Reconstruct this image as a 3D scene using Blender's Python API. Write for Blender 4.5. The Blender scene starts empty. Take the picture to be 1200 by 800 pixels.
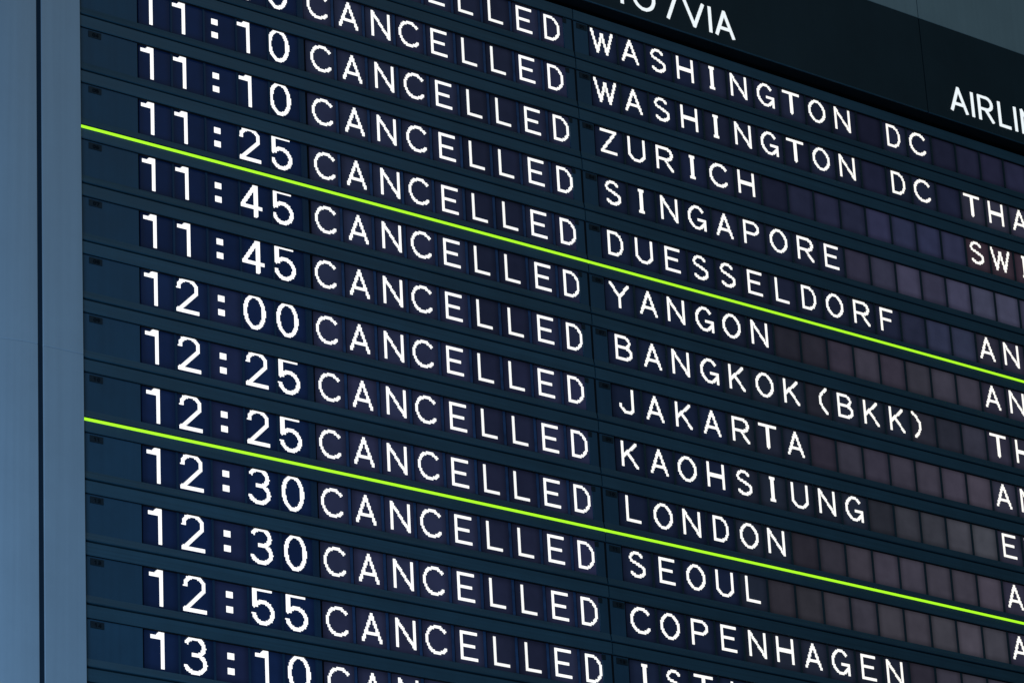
import bpy, math, random
from mathutils import Matrix, Vector

random.seed(7)
SC = bpy.context.scene
COL = SC.collection
P = 0.12                      # metres per row of the board
ZTOP = 5.37                   # height of the board's top edge


def W(X, Y, Z=0.0):
    """board units (right, down, away from the viewer) -> world metres"""
    return Vector((X * P, Z * P, ZTOP - Y * P))


def V(x, y, z):
    return Vector((x, z, -y))


# ------------------------------------------------------------------ camera
CAM = (-37.2195, 31.0619, -44.4687)
R = ((0.79678079, 0.04910769, -0.60226971),
     (0.20052651, 0.91872366, 0.34019986),
     (0.57002587, -0.39183576, 0.72217397))
cd = bpy.data.cameras.new("camera")
cam = bpy.data.objects.new("camera", cd)
COL.objects.link(cam)
right, up, back = V(*R[0]), -V(*R[1]), -V(*R[2])
M = Matrix((right, up, back)).transposed().to_4x4()
M.translation = W(*CAM)
cam.matrix_world = M
cd.sensor_width = 36.0
cd.lens = 4241.66 / 1200 * 36.0
cd.clip_start = 0.1
cd.clip_end = 200
SC.camera = cam

# ------------------------------------------------------------------ light
SC.view_settings.view_transform = 'Standard'
SC.view_settings.look = 'None'
SC.view_settings.exposure = 0.0
SC.view_settings.gamma = 1.0
world = bpy.data.worlds.new("World")
SC.world = world
world.use_nodes = True
bg = world.node_tree.nodes["Background"]
bg.inputs[0].default_value = (0.43, 0.70, 0.80, 1)
bg.inputs[1].default_value = 0.10


def area(name, pos, target, sx, sy, power, color):
    ld = bpy.data.lights.new(name, 'AREA')
    ld.shape = 'RECTANGLE'
    ld.size, ld.size_y = sx, sy
    ld.energy = power
    ld.color = color
    o = bpy.data.objects.new(name, ld)
    COL.objects.link(o)
    p, t = W(*pos), W(*target)
    o.location = p
    o.rotation_euler = (t - p).to_track_quat('-Z', 'Y').to_euler()
    return o


# daylight from the hall's windows, low on the left, and a weak soft one overhead
area("window_light", (-27, 22, -15), (-9, 11, 0), 1.3, 1.6, 68, (0.38, 0.68, 1.0))
area("ceiling_light", (2, -14, -30), (2, 4, 0), 3.0, 1.5, 20, (0.72, 0.88, 0.96))

# ------------------------------------------------------------------ materials


def mat(name, color, rough=0.5, spec=0.3, mottle=0.12, scale=14.0, bump=0.0, metallic=0.0, streak=0.0, along='z', tone=0.08):
    m = bpy.data.materials.new(name)
    m.use_nodes = True
    nt = m.node_tree
    b = nt.nodes["Principled BSDF"]
    b.inputs["Roughness"].default_value = rough
    b.inputs["Specular IOR Level"].default_value = spec
    b.inputs["Metallic"].default_value = metallic
    tc = nt.nodes.new("ShaderNodeTexCoord")
    geo = nt.nodes.new("ShaderNodeNewGeometry")
    n = nt.nodes.new("ShaderNodeTexNoise")
    n.inputs["Scale"].default_value = scale
    n.inputs["Detail"].default_value = 6
    n.inputs["Roughness"].default_value = 0.65
    nt.links.new(geo.outputs["Position"], n.inputs["Vector"])
    r = nt.nodes.new("ShaderNodeMapRange")
    r.inputs["From Min"].default_value = 0.3
    r.inputs["From Max"].default_value = 0.7
    r.inputs["To Min"].default_value = 1 - mottle
    r.inputs["To Max"].default_value = 1 + mottle
    nt.links.new(n.outputs["Fac"], r.inputs["Value"])
    fac = r.outputs["Result"]
    if streak:
        mp = nt.nodes.new("ShaderNodeMapping")
        mp.inputs["Scale"].default_value = (90, 90, 1.5) if along == 'z' else (2.5, 60, 260)
        nt.links.new(geo.outputs["Position"], mp.inputs["Vector"])
        n2 = nt.nodes.new("ShaderNodeTexNoise")
        n2.inputs["Scale"].default_value = 1.0
        n2.inputs["Detail"].default_value = 3
        nt.links.new(mp.outputs["Vector"], n2.inputs["Vector"])
        r2 = nt.nodes.new("ShaderNodeMapRange")
        r2.inputs["From Min"].default_value = 0.3
        r2.inputs["From Max"].default_value = 0.7
        r2.inputs["To Min"].default_value = 1 - streak
        r2.inputs["To Max"].default_value = 1 + streak
        nt.links.new(n2.outputs["Fac"], r2.inputs["Value"])
        mu = nt.nodes.new("ShaderNodeMath")
        mu.operation = 'MULTIPLY'
        nt.links.new(fac, mu.inputs[0])
        nt.links.new(r2.outputs["Result"], mu.inputs[1])
        fac = mu.outputs[0]
    vm = nt.nodes.new("ShaderNodeVectorMath")
    vm.operation = 'SCALE'
    vm.inputs[0].default_value = color
    oi = nt.nodes.new("ShaderNodeObjectInfo")
    ro = nt.nodes.new("ShaderNodeMapRange")
    ro.inputs["To Min"].default_value = 1 - tone
    ro.inputs["To Max"].default_value = 1 + tone
    nt.links.new(oi.outputs["Random"], ro.inputs["Value"])
    mo = nt.nodes.new("ShaderNodeMath")
    mo.operation = 'MULTIPLY'
    nt.links.new(fac, mo.inputs[0])
    nt.links.new(ro.outputs["Result"], mo.inputs[1])
    fac = mo.outputs[0]
    nt.links.new(fac, vm.inputs["Scale"])
    nt.links.new(vm.outputs["Vector"], b.inputs["Base Color"])
    rr = nt.nodes.new("ShaderNodeMapRange")
    rr.inputs["To Min"].default_value = max(0.05, rough - 0.1)
    rr.inputs["To Max"].default_value = min(1, rough + 0.1)
    nt.links.new(n.outputs["Fac"], rr.inputs["Value"])
    nt.links.new(rr.outputs["Result"], b.inputs["Roughness"])
    if bump:
        bn = nt.nodes.new("ShaderNodeTexNoise")
        bn.inputs["Scale"].default_value = 900
        nt.links.new(geo.outputs["Position"], bn.inputs["Vector"])
        bp = nt.nodes.new("ShaderNodeBump")
        bp.inputs["Strength"].default_value = bump
        bp.inputs["Distance"].default_value = 0.002
        nt.links.new(bn.outputs["Fac"], bp.inputs["Height"])
        nt.links.new(bp.outputs["Normal"], b.inputs["Normal"])
    return m


def glow(name, strength, stripes=False, base=(0.005, 0.008, 0.016), rough=0.3):
    """self-lit surface, its colour taken from the object's own colour"""
    m = bpy.data.materials.new(name)
    m.use_nodes = True
    m.cycles.emission_sampling = 'NONE'
    nt = m.node_tree
    b = nt.nodes["Principled BSDF"]
    b.inputs["Base Color"].default_value = (*base, 1)
    b.inputs["Roughness"].default_value = rough
    b.inputs["Specular IOR Level"].default_value = 0.06
    oi = nt.nodes.new("ShaderNodeObjectInfo")
    b.inputs["Emission Strength"].default_value = strength
    if not stripes:
        nt.links.new(oi.outputs["Color"], b.inputs["Emission Color"])
        return m
    tc = nt.nodes.new("ShaderNodeTexCoord")
    # fine vertical columns of the display and an uneven backlight
    wv = nt.nodes.new("ShaderNodeTexWave")
    wv.inputs["Scale"].default_value = 140
    wv.inputs["Distortion"].default_value = 1.5
    nt.links.new(tc.outputs["Object"], wv.inputs["Vector"])
    geo = nt.nodes.new("ShaderNodeNewGeometry")
    nz = nt.nodes.new("ShaderNodeTexNoise")
    nz.inputs["Scale"].default_value = 26
    nz.inputs["Detail"].default_value = 5
    nt.links.new(geo.outputs["Position"], nz.inputs["Vector"])
    # rim of each cell dimmer: weaker backlight plus painted shade under the rail
    sp = nt.nodes.new("ShaderNodeSeparateXYZ")
    nt.links.new(tc.outputs["Generated"], sp.inputs[0])

    def rim(sock, width):
        a = nt.nodes.new("ShaderNodeMath"); a.operation = 'SUBTRACT'
        a.inputs[1].default_value = 0.5
        nt.links.new(sock, a.inputs[0])
        c = nt.nodes.new("ShaderNodeMath"); c.operation = 'ABSOLUTE'
        nt.links.new(a.outputs[0], c.inputs[0])
        d = nt.nodes.new("ShaderNodeMapRange")
        d.interpolation_type = 'SMOOTHSTEP'
        d.inputs["From Min"].default_value = 0.5
        d.inputs["From Max"].default_value = 0.5 - width
        d.inputs["To Min"].default_value = 0.62
        d.inputs["To Max"].default_value = 1.0
        nt.links.new(c.outputs[0], d.inputs["Value"])
        return d.outputs["Result"]
    socks = [rim(sp.outputs[0], 0.22), rim(sp.outputs[2], 0.2)]
    for node, lo, hi in ((wv, 0.93, 1.07), (nz, 0.7, 1.3)):
        d = nt.nodes.new("ShaderNodeMapRange")
        d.inputs["To Min"].default_value = lo
        d.inputs["To Max"].default_value = hi
        nt.links.new(node.outputs["Fac"], d.inputs["Value"])
        socks.append(d.outputs["Result"])
    f = socks[0]
    for s in socks[1:]:
        mu = nt.nodes.new("ShaderNodeMath"); mu.operation = 'MULTIPLY'
        nt.links.new(f, mu.inputs[0]); nt.links.new(s, mu.inputs[1])
        f = mu.outputs[0]
    vm = nt.nodes.new("ShaderNodeVectorMath"); vm.operation = 'SCALE'
    nt.links.new(oi.outputs["Color"], vm.inputs[0])
    nt.links.new(f, vm.inputs["Scale"])
    nt.links.new(vm.outputs["Vector"], b.inputs["Emission Color"])
    return m


PAINT = mat("dark_teal_paint", (0.0205, 0.056, 0.087), 0.5, 0.3, 0.12, 10, 0.05, streak=0.14, along='x')
PANEL = mat("dark_blue_panel", (0.0170, 0.050, 0.088), 0.55, 0.25, 0.12, 8, 0.05, streak=0.05)
BLACK = mat("matte_black", (0.004, 0.006, 0.009), 0.8, 0.1, 0.2)
TAG = mat("dark_tag", (0.007, 0.014, 0.022), 0.6, 0.2, 0.2, 60)
TAGNUM = mat("faded_print", (0.003, 0.006, 0.010), 0.7, 0.1)
NAVY = mat("navy_bezel", (0.010, 0.030, 0.064), 0.55, 0.2, 0.15)
BLUE = mat("blue_bezel", (0.022, 0.052, 0.13), 0.5, 0.2, 0.35, 30)
SEAL = mat("navy_seal", (0.010, 0.020, 0.036), 0.8, 0.1, 0.1)
BEZEL = mat("dark_bezel", (0.016, 0.028, 0.036), 0.55, 0.2, 0.15)
HEADER = mat("header_enamel", (0.012, 0.024, 0.033), 0.5, 0.2, 0.15, 4, 0.03, streak=0.03)
GREY = mat("grey_cladding", (0.185, 0.235, 0.26), 0.55, 0.3, 0.06, 5, 0.06, streak=0.03, tone=0.02)
BLUEGREY = mat("blue_grey_cladding", (0.24, 0.285, 0.355), 0.45, 0.35, 0.05, 7, 0.08, streak=0.04, tone=0.0)
SCREEN = glow("display_glass", 1.0, True)
LIT = glow("lit_character", 1.12, False, (0.2, 0.2, 0.2), 0.5)
SIGN = glow("lit_lettering", 0.93, False, (0.2, 0.2, 0.2), 0.5)
STRIP = glow("lit_strip", 1.0, False, (0.25, 0.55, 0.03), 0.4)

# ------------------------------------------------------------------ mesh helpers


class MB:
    """collects boxes and quads in board units; build() makes one mesh object"""

    def __init__(s, ox=0.0, oy=0.0):
        s.v, s.f, s.o = [], [], (ox, oy)

    def pt(s, X, Y, Z):
        s.v.append(((X - s.o[0]) * P, Z * P, -(Y - s.o[1]) * P))
        return len(s.v) - 1

    def prism(s, x0, x1, prof, nx=1, warp=None):
        """profile of (Y, Z) points swept along X; the back stays closed"""
        n = len(prof)
        rings = []
        for i in range(nx + 1):
            x = x0 + (x1 - x0) * i / nx
            dy = warp(x) if warp else 0.0
            rings.append([s.pt(x, y + dy, z) for y, z in prof])
        for a, b in zip(rings, rings[1:]):
            for j in range(n):
                k = (j + 1) % n
                s.f.append((a[j], a[k], b[k], b[j]))
        s.f.append(tuple(reversed(rings[0])))
        s.f.append(tuple(rings[-1]))

    def box(s, x0, x1, y0, y1, z0, z1, bev=0.0, nx=1, warp=None):
        """z0 is the front"""
        if bev:
            prof = [(y0, z1), (y0, z0 + bev), (y0 + bev, z0), (y1 - bev, z0), (y1, z0 + bev), (y1, z1)]
        else:
            prof = [(y0, z1), (y0, z0), (y1, z0), (y1, z1)]
        s.prism(x0, x1, prof, nx, warp)

    def mesh(s, name, m):
        me = bpy.data.meshes.new(name)
        me.from_pydata(s.v, [], s.f)
        me.materials.append(m)
        import bmesh
        bm = bmesh.new(); bm.from_mesh(me)
        bmesh.ops.recalc_face_normals(bm, faces=bm.faces)
        bm.to_mesh(me); bm.free()
        return me

    def build(s, name, m, parent=None, loc=None):
        return link(name, s.mesh(name, m), parent, loc)


def link(name, me, parent=None, loc=None, color=None):
    o = bpy.data.objects.new(name, me)
    COL.objects.link(o)
    if parent:
        o.parent = parent
    if loc is not None:
        o.location = loc
    if color:
        o.color = (*color, 1)
    return o


def tag(o, label, cat, group=None, kind=None):
    if kind:
        o["kind"] = kind
    else:
        o["label"] = label
        o["category"] = cat
    if group:
        o["group"] = group
    return o


# ------------------------------------------------------------------ glyphs


def arc(cx, cy, rx, ry, a0, a1, n=22):
    return [(cx + rx * math.cos(math.radians(a0 + (a1 - a0) * i / n)),
             cy + ry * math.sin(math.radians(a0 + (a1 - a0) * i / n))) for i in range(n + 1)]


BAR_E = [[(0, 0), (0, 1)], [(0, 1), (1, 1)], [(0, .51), (.86, .51)], [(0, 0), (1, 0)]]
GL = {  # width, strokes in a unit box
    'A': (.39, [[(0, 0), (.5, 1), (1, 0)], [(.15, .3), (.85, .3)]]),
    'B': (.36, [[(0, 0), (0, 1), (.5, 1)] + arc(.5, .765, .4, .235, 90, -90) + [(0, .53)],
                [(.5, .53)] + arc(.52, .265, .48, .265, 90, -90) + [(0, 0)]]),
    'C': (.455, [arc(.5, .5, .5, .5, 42, 322, 34)]),
    'D': (.335, [[(0, 0), (0, 1), (.4, 1)] + arc(.4, .55, .6, .45, 90, 0, 10) + arc(.4, .45, .6, .45, 0, -90, 10) + [(0, 0)]]),
    'E': (.335, BAR_E),
    'F': (.33, BAR_E[:3]),
    'G': (.41, [arc(.5, .5, .5, .5, 42, 330, 34), [(1, -.02), (1, .44), (.58, .44)]]),
    'H': (.39, [[(0, 0), (0, 1)], [(1, 0), (1, 1)], [(0, .5), (1, .5)]]),
    'I': (.125, [[(.5, 0), (.5, 1)], [(0, 1), (1, 1)], [(0, 0), (1, 0)]]),
    'J': (.31, [[(1, 1), (1, .13), (.82, 0), (.32, .03), (0, .2), (0, .33)]]),
    'K': (.375, [[(0, 0), (0, 1)], [(0, .36), (.92, 1)], [(.33, .6), (1, 0)]]),
    'L': (.325, [[(0, 1), (0, 0), (1, 0)]]),
    'N': (.40, [[(0, 0), (0, 1), (1, 0), (1, 1)]]),
    'O': (.425, [arc(.5, .5, .5, .5, 0, 360, 44)]),
    'P': (.36, [[(0, 0), (0, 1), (.55, 1)] + arc(.55, .735, .45, .265, 90, -90) + [(0, .47)]]),
    'R': (.38, [[(0, 0), (0, 1), (.55, 1)] + arc(.55, .735, .43, .265, 90, -90) + [(0, .47)], [(.48, .47), (1, 0)]]),
    'S': (.335, [arc(.47, .77, .44, .23, 28, 215, 18) + arc(.5, .265, .5, .265, 38, -152, 20)]),
    'T': (.42, [[(0, 1), (1, 1)], [(.5, 1), (.5, 0)]]),
    'U': (.39, [[(0, 1), (0, .36)] + arc(.5, .36, .5, .36, 180, 360) + [(1, 1)]]),
    'V': (.44, [[(0, 1), (.5, 0), (1, 1)]]),
    'W': (.51, [[(0, 1), (.27, 0), (.5, .9), (.73, 0), (1, 1)]]),
    'Y': (.43, [[(0, 1), (.5, .46), (1, 1)], [(.5, .46), (.5, 0)]]),
    'Z': (.36, [[(0, 1), (1, 1), (0, 0), (1, 0)]]),
    '(': (.20, [[(1, 1.06), (.45, .9), (.05, .68), (0, .5), (.1, .32), (.5, .1), (1, -.08)]]),
    ')': (.22, [[(0, 1.06), (.5, .9), (.95, .64), (1, .46), (.9, .24), (.6, .06), (.25, -.06)]]),
    '/': (.24, [[(0, 0), (1, 1)]]),
}
DG = {
    '0': (.42, [arc(.5, .5, .5, .5, 0, 360, 50)]),
    '1': (.24, [[(0, .85), (1, .85)], [(.5, .86), (.62, .9), (.84, 1), (.88, .9), (.8, .88)], [(1, 1), (1, 0)]]),
    '2': (.425, [arc(.5, .72, .47, .28, 178, -30, 26) + [(0, 0), (1, 0)]]),
    '3': (.415, [arc(.48, .755, .46, .245, 155, -85, 22), arc(.48, .265, .52, .265, 88, -158, 24), [(.4, .52), (.56, .52)]]),
    '4': (.43, [[(.74, 0), (.74, 1), (0, .27), (1, .27)]]),
    '5': (.405, [[(.92, 1), (.02, 1), (.02, .5), (.12, .53)] + arc(.48, .315, .52, .315, 132, -166, 30)]),
    '6': (.445, [arc(.5, .3, .5, .3, 0, 360, 30), [(0, .3), (.1, .7), (.55, 1)]]),
    '7': (.445, [[(0, 1), (1, 1), (.35, 0)]]),
    '8': (.445, [arc(.5, .27, .5, .27, 0, 360, 30), arc(.5, .77, .42, .23, 0, 360, 30)]),
    '9': (.445, [arc(.5, .7, .5, .3, 0, 360, 30), [(1, .7), (.9, .3), (.45, 0)]]),
    ':': (.13, None),
}
GM = {}


def glyph(ch, kind):
    """one character's dots merged into one thin lit mesh; origin at its left foot"""
    key = (ch, kind)
    if key in GM:
        return GM[key]
    if kind == 'time':
        w, st = DG[ch]; h, px, rx, ry = .6097, .0203, .033, .0295
    elif kind == 'sign':
        w, st = GL[ch]; h, px, rx, ry = .56, .0082, .036, .031
        w = {'A': .47, 'V': .52, 'I': .085, 'O': .55, 'T': .48, 'R': .42, 'L': .34, 'N': .44, 'E': .38, '/': .28}[ch]
        if ch == 'I':
            st = [[(.5, 0), (.5, 1)]]
        if ch == 'W':
            st = st
    elif kind == 'tag':
        w, st = DG[ch]; w *= .13; h, px, rx, ry = .06, .006, .007, .007
    else:
        w, st = GL[ch]; h, px, rx, ry = .490, .0245, .0246, .0246
        if kind == 'destination':
            h = .4655
        w = max(.1, round(w / px) * px)
    if ch in '()/':
        h0 = h
    cells = set()
    pad = 3
    nx, ny = int(math.ceil(w / px)) + 2 * pad, int(math.ceil(h / px)) + 2 * pad
    if st is None:
        for yc in (.28, .66):
            for i in range(6):
                for j in range(5):
                    cells.add((i + pad, int(round((yc * h) / px)) - 3 + j + pad))
    else:
        segs = []
        for s in st:
            q = [(rx + x * max(w - 2 * rx, 0), ry + y * (h - 2 * ry)) for x, y in s]
            segs += list(zip(q, q[1:]))
        for i in range(nx):
            for j in range(ny):
                cx, cy = (i - pad + .5) * px, (j - pad + .5) * px
                for (ax, ay), (bx, by) in segs:
                    ux, uy = (bx - ax) / rx, (by - ay) / ry
                    vx, vy = (cx - ax) / rx, (cy - ay) / ry
                    L = ux * ux + uy * uy
                    t = 0 if L == 0 else (vx * ux + vy * uy) / L
                    # square stroke ends, a little past the end point
                    l = math.sqrt(L) if L else 1
                    e = .75 / l
                    if t < -e or t > 1 + e:
                        continue
                    d = (vx - t * ux) ** 2 + (vy - t * uy) ** 2
                    ok = d <= 1.02 if 0 <= t <= 1 else d <= .97
                    if ok:
                        cells.add((i, j)); break
    mb = MB()
    z0, z1 = -.006, .001
    vid = {}

    def gv(i, j, z):
        k = (i, j, z)
        if k not in vid:
            vid[k] = mb.pt((i - pad) * px, -(j - pad) * px, z)
        return vid[k]
    for (i, j) in cells:
        mb.f.append((gv(i, j, z0), gv(i + 1, j, z0), gv(i + 1, j + 1, z0), gv(i, j + 1, z0)))
        for (di, dj), (a, b) in {(1, 0): ((1, 0), (1, 1)), (-1, 0): ((0, 1), (0, 0)), (0, 1): ((1, 1), (0, 1)), (0, -1): ((0, 0), (1, 0))}.items():
            if (i + di, j + dj) not in cells:
                mb.f.append((gv(i + a[0], j + a[1], z0), gv(i + a[0], j + a[1], z1), gv(i + b[0], j + b[1], z1), gv(i + b[0], j + b[1], z0)))
    me = bpy.data.meshes.new("character" if kind != 'tag' else "tag_number")
    me.from_pydata(mb.v, [], mb.f)
    me.materials.append({'sign': SIGN, 'tag': TAGNUM}.get(kind, LIT))
    me.validate()
    GM[key] = (me, w, h)
    return GM[key]


# ------------------------------------------------------------------ board layout (row units)
HINGE = -.325
LEFT, RIGHT = -10.66, 13.9
DP = .6492                          # pitch of destination and airline cells
SPITCH, S0 = .648, -6.285           # status cells
TPITCH, T0 = .636, -9.54            # time cells
DEPTH = .06                         # depth of the glass behind the rails
NCOL = 20
SAG = 3.34e-4


def sag(x):
    return SAG * x * x


def deep(X, Y, d):
    """grid of the recessed glass: same cells, seen d behind the front"""
    s = d / -CAM[2]
    return X + (X - CAM[0]) * s, Y - (CAM[1] - Y) * s


# wall that carries the board
mb = MB(); mb.box(-22, 20, -8, 20, .34, .8)
tag(mb.build("wall", BLACK, None, W(0, 0)), None, None, kind="structure")

ROWS = [  # time, destination, airline
    ("", "WASHINGTON DC", ""), ("11:00", "WASHINGTON DC", "THAI"), ("11:10", "ZURICH", "SWISS"),
    ("11:10", "SINGAPORE", ""), ("11:25", "DUESSELDORF", "ANA"), ("11:45", "YANGON", "ANA"),
    ("11:45", "BANGKOK(BKK)", "THAI"), ("12:00", "JAKARTA", "ANA"), ("12:25", "KAOHSIUNG", "EVA"),
    ("12:25", "LONDON", "ANA"), ("12:30", "SEOUL", "ANA"), ("12:30", "COPENHAGEN", "ANA"),
    ("12:55", "ISTANBUL", ""), ("13:10", "", ""), ("", "", "")]
# how far each row's characters sit from the nominal grid
JS = [-.065, -.045, .006, .016, .023, .034, .030, -.010, -.004, -.015, -.007, -.003, .010, .01, 0]
JC = [.03, .03, .03, .025, .03, 0, -.02, 0, 0, 0, 0, 0, 0, 0, 0]
JD = [-.034, -.030, -.05, -.002, -.033, -.02, .005, -.02, -.028, -.011, -.017, -.025, -.02, 0, 0]
JT = [-.05, -.045, -.04, -.03, -.025, -.02, -.005, .0, .01, .015, .02, .03, .04, .05, .05]

# tint of the blank glass in each row, upper rows bluer, lower rows browner
BLANK = [(.0135, .0140, .0330), (.0185, .0215, .0500), (.0195, .0220, .0490), (.0430, .0430, .0780), (.0330, .0390, .0800),
         (.0400, .0360, .0520), (.0400, .0400, .0600), (.0440, .0390, .0560), (.0430, .0430, .0560), (.0420, .0370, .0520),
         (.0450, .0420, .0540), (.0440, .0400, .0580), (.04, .04, .055), (.04, .04, .055), (.02, .02, .03)]


def jig(c, a=.15):
    f = 1 + random.uniform(-a, a)
    return tuple(max(0, x * f * (1 + random.uniform(-.035, .035))) for x in c)


def screen_mesh(name, w, h):
    m = MB(); m.box(0, w, 0, h, 0, .03)
    return m.mesh(name, SCREEN)


Y0, Y1 = .225, .885                 # height range of the glass inside one row
SM_T = screen_mesh("screen", TPITCH - .036, Y1 - Y0)
SM_S = screen_mesh("screen", .555, Y1 - Y0)
SM_D = screen_mesh("screen", DP - .034, Y1 - Y0)


def bar(w, front, m):
    b = MB(); b.box(0, w, 0, Y1 - Y0, front - DEPTH, 0)
    return b.mesh("divider", m)


BM_T = bar(.034, .045, NAVY)
BM_S = bar(.05, .052, BLUE)
BM_D = bar(.03, .030, BEZEL)


def at(X, Y, Z, k):
    """location of a child in its row's own frame"""
    return ((X - HINGE) * P, Z * P, -(Y - k) * P)


def put_char(ch, kind, X, Ybase, k, parent_screen, row, tint):
    me, w, h = glyph(ch, kind)
    x, y = deep(X, Ybase, DEPTH)
    o = link("character", me, parent_screen, None, tint)
    sl = parent_screen.location
    loc = Vector(at(x, y, DEPTH - .001, k))
    o.location = loc - sl
    return o


def row_shell(root, k, x0, x1, px0, px1, tagx, rend):
    # backplate, top rail, sill, side panel: the metal of one row module
    b = MB(HINGE, k)
    b.box(x0 + .02, x1 - .02, k + .06, k + .95, DEPTH + .031, .2)
    b.build("backplate", BLACK, root)
    b = MB(HINGE, k)
    b.prism(x0, x1, [(k + .018, .20), (k + .018, .012), (k + .030, 0), (k + .216, 0), (k + .225, .010), (k + .225, .09), (k + .15, .09), (k + .15, .2)])
    b.build("top_rail", PAINT, root)
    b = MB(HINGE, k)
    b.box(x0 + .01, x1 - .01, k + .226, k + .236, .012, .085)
    b.build("rail_shade", BLACK, root)  # black strip painting in the shadow line under the rail
    b = MB(HINGE, k)
    b.prism(x0 + .008, x1 - .008, [(k + .862, .09), (k + .862, .026), (k + .93, .012), (k + .975, .004), (k + .985, .012), (k + .985, .2), (k + .96, .2), (k + .96, .09)])
    b.build("sill", PAINT, root)
    b = MB(HINGE, k)
    b.box(px0, px1, k + .237, k + .861, .028, .09)
    b.build("side_panel", PANEL, root)
    # small printed tag under the rail
    b = MB(HINGE, k)
    tx0, tx1, ty0, ty1 = tagx, tagx + .235, k + .262, k + .372
    b.box(tx0, tx1, ty0, ty1, .018, .029, .004)
    tg = b.build("row_tag", TAG, root)
    for i, ch in enumerate("%02d" % (k + 1)):
        me, w, h = glyph(ch, 'tag')
        n = link("tag_number", me, tg, at(tagx + .07 + .06 * i, ty1 - .022, .0175, k))


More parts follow.
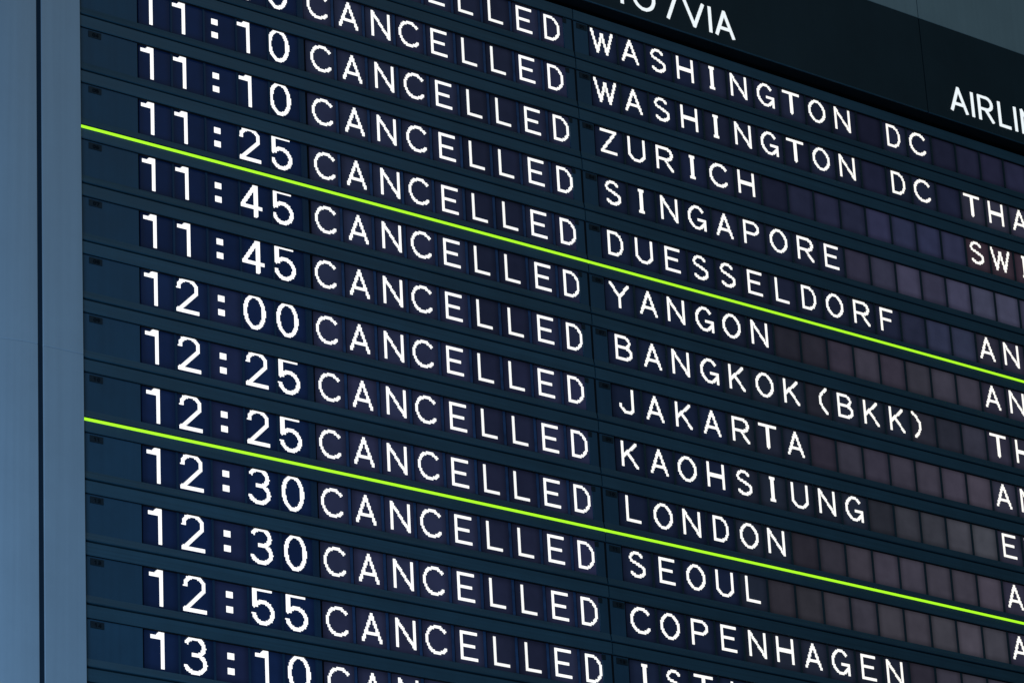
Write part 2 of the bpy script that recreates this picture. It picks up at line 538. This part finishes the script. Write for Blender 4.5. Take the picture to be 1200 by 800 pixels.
GROUP = "display rows of the departure board"
AFTER = {0: "first row under the header", 1: "second row under the header"}
for k, (tm, dest, airline) in enumerate(ROWS):
    # ---------------- time and status module
    root = bpy.data.objects.new("display_row", None)
    COL.objects.link(root)
    root.location = W(HINGE, k)
    root.rotation_euler = (0, -.0036, 0)
    if tm and k > 1:
        lab = "dark display row with lit white %s CANCELLED" % tm
        if dest:
            lab += " beside the %s row" % dest.replace("(BKK)", "").title()
        else:
            lab += ", lowest time that can be read"
    elif k == 14:
        lab = "lowest display row at the bottom left, only its rail and tag in view"
    elif k == 0:
        lab = "cropped display row with ELLED in lit white letters, directly under the dark header"
    else:
        lab = "display row with lit white CANCELLED beside the second Washington DC row"
    tag(root, lab, "display row", GROUP)
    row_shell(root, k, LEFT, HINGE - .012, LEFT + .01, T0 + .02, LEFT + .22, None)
    dark = k == 14
    for i in range(5):
        x, y = deep(T0 + TPITCH * i + .018 + .02, k + Y0, DEPTH)
        c = jig((.0012, .0050, .026) if i < 4 or k < 8 else (.002, .006, .030))
        if k > 6:
            c = jig((.0030, .0085, .036))
        if i == 2 and k > 6:
            c = jig((.0070, .0110, .038))
        s = link("screen", SM_T, root, at(x, y, DEPTH, k), c)
        if tm:
            ch = tm[i]
            lsb = {'1': .085, ':': .205}.get(ch, .055)
            if i == 0:
                lsb += .005
            put_char(ch, 'time', T0 + TPITCH * i + lsb + JT[k] * .9 + random.uniform(-.006, .006), k + .842, k, s, root, (1, 1, 1))
        x, y = deep(T0 + TPITCH * (i + 1), k + Y0, DEPTH)
        link("divider", BM_T, root, at(x, y, DEPTH, k))
    b = MB(HINGE, k)
    b.box(-6.335, -6.215, k + .237, k + .861, .048, .09)
    b.build("filler_panel", NAVY, root)
    for i in range(9):
        ch = "CANCELLED"[i]
        base = (.0130, .0160, .038) if k < 7 else (.0160, .0190, .046)
        if ch == 'L':
            base = tuple(v * .62 for v in base)
        x, y = deep(S0 + SPITCH * i + .085 + JS[k] * .6, k + Y0 + .02, DEPTH)
        s = link("screen", SM_S, root, at(x, y, DEPTH, k), jig(base, .12))
        if k < 14:
            lsb = {'C': .128, 'A': .15, 'N': .178, 'E': .167, 'L': .18, 'D': .152}[ch]
            put_char(ch, 'status', S0 + SPITCH * i + lsb + JS[k] + JC[k] * (1 - i / 8) + random.uniform(-.012, .012), k + .798 + random.uniform(-.006, .006), k, s, root,
                     (.98, .98, .95) if ch != 'L' else (.86, .86, .83))
        x, y = deep(S0 + SPITCH * (i + 1) - .005 + JS[k] * .6, k + Y0, DEPTH)
        if i < 8:
            link("divider", BM_S, root, at(x, y, DEPTH, k))
    b = MB(HINGE, k)
    b.box(-.53, -.35, k + .237, k + .861, .030, .09)
    b.build("end_panel", PANEL, root)
    b = MB(HINGE, k)
    b.box(-.555, -.475, k + .255, k + .345, .020, .031, .004)
    b.build("bracket", TAG, root)

    if k > 12:
        continue
    # ---------------- destination and airline module
    root = bpy.data.objects.new("display_row", None)
    COL.objects.link(root)
    root.location = W(HINGE, k)
    root.rotation_euler = (0, .0042, 0)
    nm = dest.replace("(BKK)", "").title().replace(" Dc", " DC")
    if k == 0:
        lab = "upper of the two lit white WASHINGTON DC rows, blank to its right"
    elif k == 1:
        lab = "lower of the two lit white WASHINGTON DC rows, lettered again at its right end"
    elif k == 12:
        lab = "lowest destination row, beginning ISTA and cut by the photo's edge"
    else:
        lab = "dark display row with the destination %s in lit white letters" % dest
    tag(root, lab, "display row", GROUP)
    b = MB(HINGE, k)
    b.box(HINGE - .024, HINGE + .026, k + .23, k + .86, .031, .2)
    b.build("joint", BLACK, root)
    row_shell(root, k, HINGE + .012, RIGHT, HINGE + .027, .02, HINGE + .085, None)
    text = dest.ljust(14) + airline
    text = text.ljust(NCOL)
    for i in range(NCOL):
        ch = text[i]
        x, y = deep(DP * i + .036, k + Y0, DEPTH)
        if ch == ' ' or ch in '()':
            # glass next to the lettering stays a little darker
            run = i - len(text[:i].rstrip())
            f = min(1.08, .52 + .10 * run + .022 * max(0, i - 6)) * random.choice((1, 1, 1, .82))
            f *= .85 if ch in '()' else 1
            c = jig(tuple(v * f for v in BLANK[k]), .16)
        elif i >= 14:
            c = jig((.024, .023, .040), .2)
            if k == 2:
                c = jig((.036, .023, .034), .15)
        else:
            c = jig((.0065, .0100, .0260), .2) if i < 4 else jig((.0095, .0120, .0270), .25)
            if k > 5 and i > 3:
                c = jig((.0115, .0145, .0255), .2)
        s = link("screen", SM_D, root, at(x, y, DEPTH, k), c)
        if ch != ' ':
            w = GL[ch][0]
            lsb = .342 - w / 2
            if ch == '(':
                lsb = .36
            if ch == ')':
                lsb = .07
            put_char(ch, 'destination', DP * i + lsb + JD[k] * .6 + random.uniform(-.01, .01), k + .757 + random.uniform(-.005, .005), k, s, root,
                     (.97, .96, .91) if i < 9 else (.97, .94, .87))
        x, y = deep(DP * (i + 1) - .005, k + Y0, DEPTH)
        link("divider", BM_D, root, at(x, y, DEPTH, k))

# ------------------------------------------------------------------ green light strips
for v, lab in ((5, "upper glowing green strip, below the 11:25 and Duesseldorf rows"),
               (10, "lower glowing green strip, below the 12:25 and London rows")):
    root = bpy.data.objects.new("light_strip", None)
    COL.objects.link(root)
    root.location = W(0, v)
    tag(root, lab, "light strip", "green strips between the rows")
    b = MB(0, v)
    b.box(LEFT + .01, RIGHT, v + .006, v + .050, -.022, .012, .010, 40, sag)
    o = b.build("light_guide", STRIP, root)
    o.color = (.42, 1.0, .018, 1)
    b = MB(0, v)
    b.box(LEFT + .012, RIGHT, v - .006, v + .0035, -.010, .012, 0, 40, sag)
    b.build("holder", BLACK, root)

# ------------------------------------------------------------------ header and cladding above it
HZ = -.2
HS = 8.283


def lettering(root, items, base, parent):
    for ch, X in items:
        me, w, h = glyph(ch, 'sign')
        o = link("letter", me, parent, ((X - parent["ox"]) * P, (HZ - .0015) * P, -(base + sag(X) - parent["oy"]) * P), (.90, .97, 1.0))


for x0, x1, items, base, lab in (
        (LEFT - .0, HS - .012, [('T', .45), ('O', .935), ('/', 1.745), ('V', 2.15), ('I', 2.755), ('A', 2.915)], -.285,
         "dark header panel lettered TO/VIA in white"),
        (HS + .012, RIGHT, [('A', 8.92), ('I', 9.485), ('R', 9.68), ('L', 10.23), ('I', 10.66), ('N', 10.86), ('E', 11.42)], -.335,
         "dark header panel lettered AIRLINE in white")):
    root = bpy.data.objects.new("header_panel", None)
    COL.objects.link(root)
    root.location = W(x0, -.115)
    tag(root, lab, "header panel", "dark header panels over the rows")
    b = MB(x0, -.115)
    b.box(x0, x1, -2.18, -.115, HZ, HZ + .03, .012, 24, sag)
    o = b.build("panel", HEADER, root)
    o["ox"], o["oy"] = x0, -.115
    b = MB(x0, -.115)
    b.box(x0, x1, -.134, -.112, HZ - .006, HZ + .02, .009, 24, sag)
    b.build("edge_highlight", PAINT, root)  # lighter strip painting in the highlight on the header's lower edge
    lettering(root, items, base, o)
    b = MB(x0, -.115)
    b.box(x0, x1, -2.1, -.122, HZ + .031, .2, 0, 24, sag)
    b.box(x0, x1, -.12, -.02, .16, .3, 0, 24, sag)
    b.build("soffit_shade", BLACK, root)  # underside coloured black to hold the shade below the header
    del o["ox"], o["oy"]

for x0, x1, lab in ((LEFT, HS - .012, "plain grey cladding panel above the TO/VIA header"),
                    (HS + .012, RIGHT, "plain grey cladding panel above the AIRLINE header, at the top right corner")):
    b = MB(x0, -2.2)
    b.box(x0, x1, -5.5, -2.184, HZ, .1, .008, 24, sag)
    o = b.build("cladding_panel", GREY, None, W(x0, -2.2))
    tag(o, lab, "cladding panel", "grey cladding above the header")

# ------------------------------------------------------------------ blue grey panels left of the board
FZ = -.05


def side_panel(x0, x1, y0, y1, bend, lab):
    """flat sheet with turned-in edges; the outer one rounds away at its left"""
    b = MB(x1, 9)
    n, bv = 18, .012
    pts = []
    for i in range(n + 1):
        x = x0 + (x1 - x0) * i / n
        pts.append([x, FZ + bend * ((x1 - x) / 1.25) ** 2])
    pts = [[pts[0][0], pts[0][1] + .2], [pts[0][0], pts[0][1] + bv], [pts[0][0] + bv, pts[0][1]]] + pts[1:-1] + \
          [[x1 - bv, FZ], [x1, FZ + bv], [x1, max(.1, FZ + .15)]]
    rings = []
    for y, dz in ((y0, .003), (y0 + .004, 0), (y1 - .016, 0), (y1, .012)):
        rings.append([b.pt(x, y, z + dz) for x, z in pts])
    m = len(pts)
    for a, c in zip(rings, rings[1:]):
        for i in range(m):
            j = (i + 1) % m
            b.f.append((a[i], a[j], c[j], c[i]))
    b.f.append(tuple(rings[0])); b.f.append(tuple(reversed(rings[-1])))
    o = b.build("cladding_panel", BLUEGREY, None, W(x1, 9))
    o.rotation_euler = (0, -.0081, 0)
    if not bend:
        q = MB(x1, 9)
        q.box(x0 - .084, x0 - .001, y0, y1, FZ + .018, .2)
        q.build("seal", SEAL, o)
    tag(o, lab, "cladding panel", "blue grey panels left of the board")
    return o


JY = 9.02
side_panel(-11.305, -10.583, -6, JY - .001, 0, "upper narrow blue grey panel touching the rows' left ends")
side_panel(-11.305, -10.583, JY + .001, 20, 0, "lower narrow blue grey panel touching the rows' left ends")
side_panel(-12.9, -11.39, -6, JY - .001, .34, "upper blue grey panel at the photo's left edge, outside the dark joint")
side_panel(-12.9, -11.39, JY + .001, 20, .34, "lower blue grey panel at the photo's left edge, outside the dark joint")
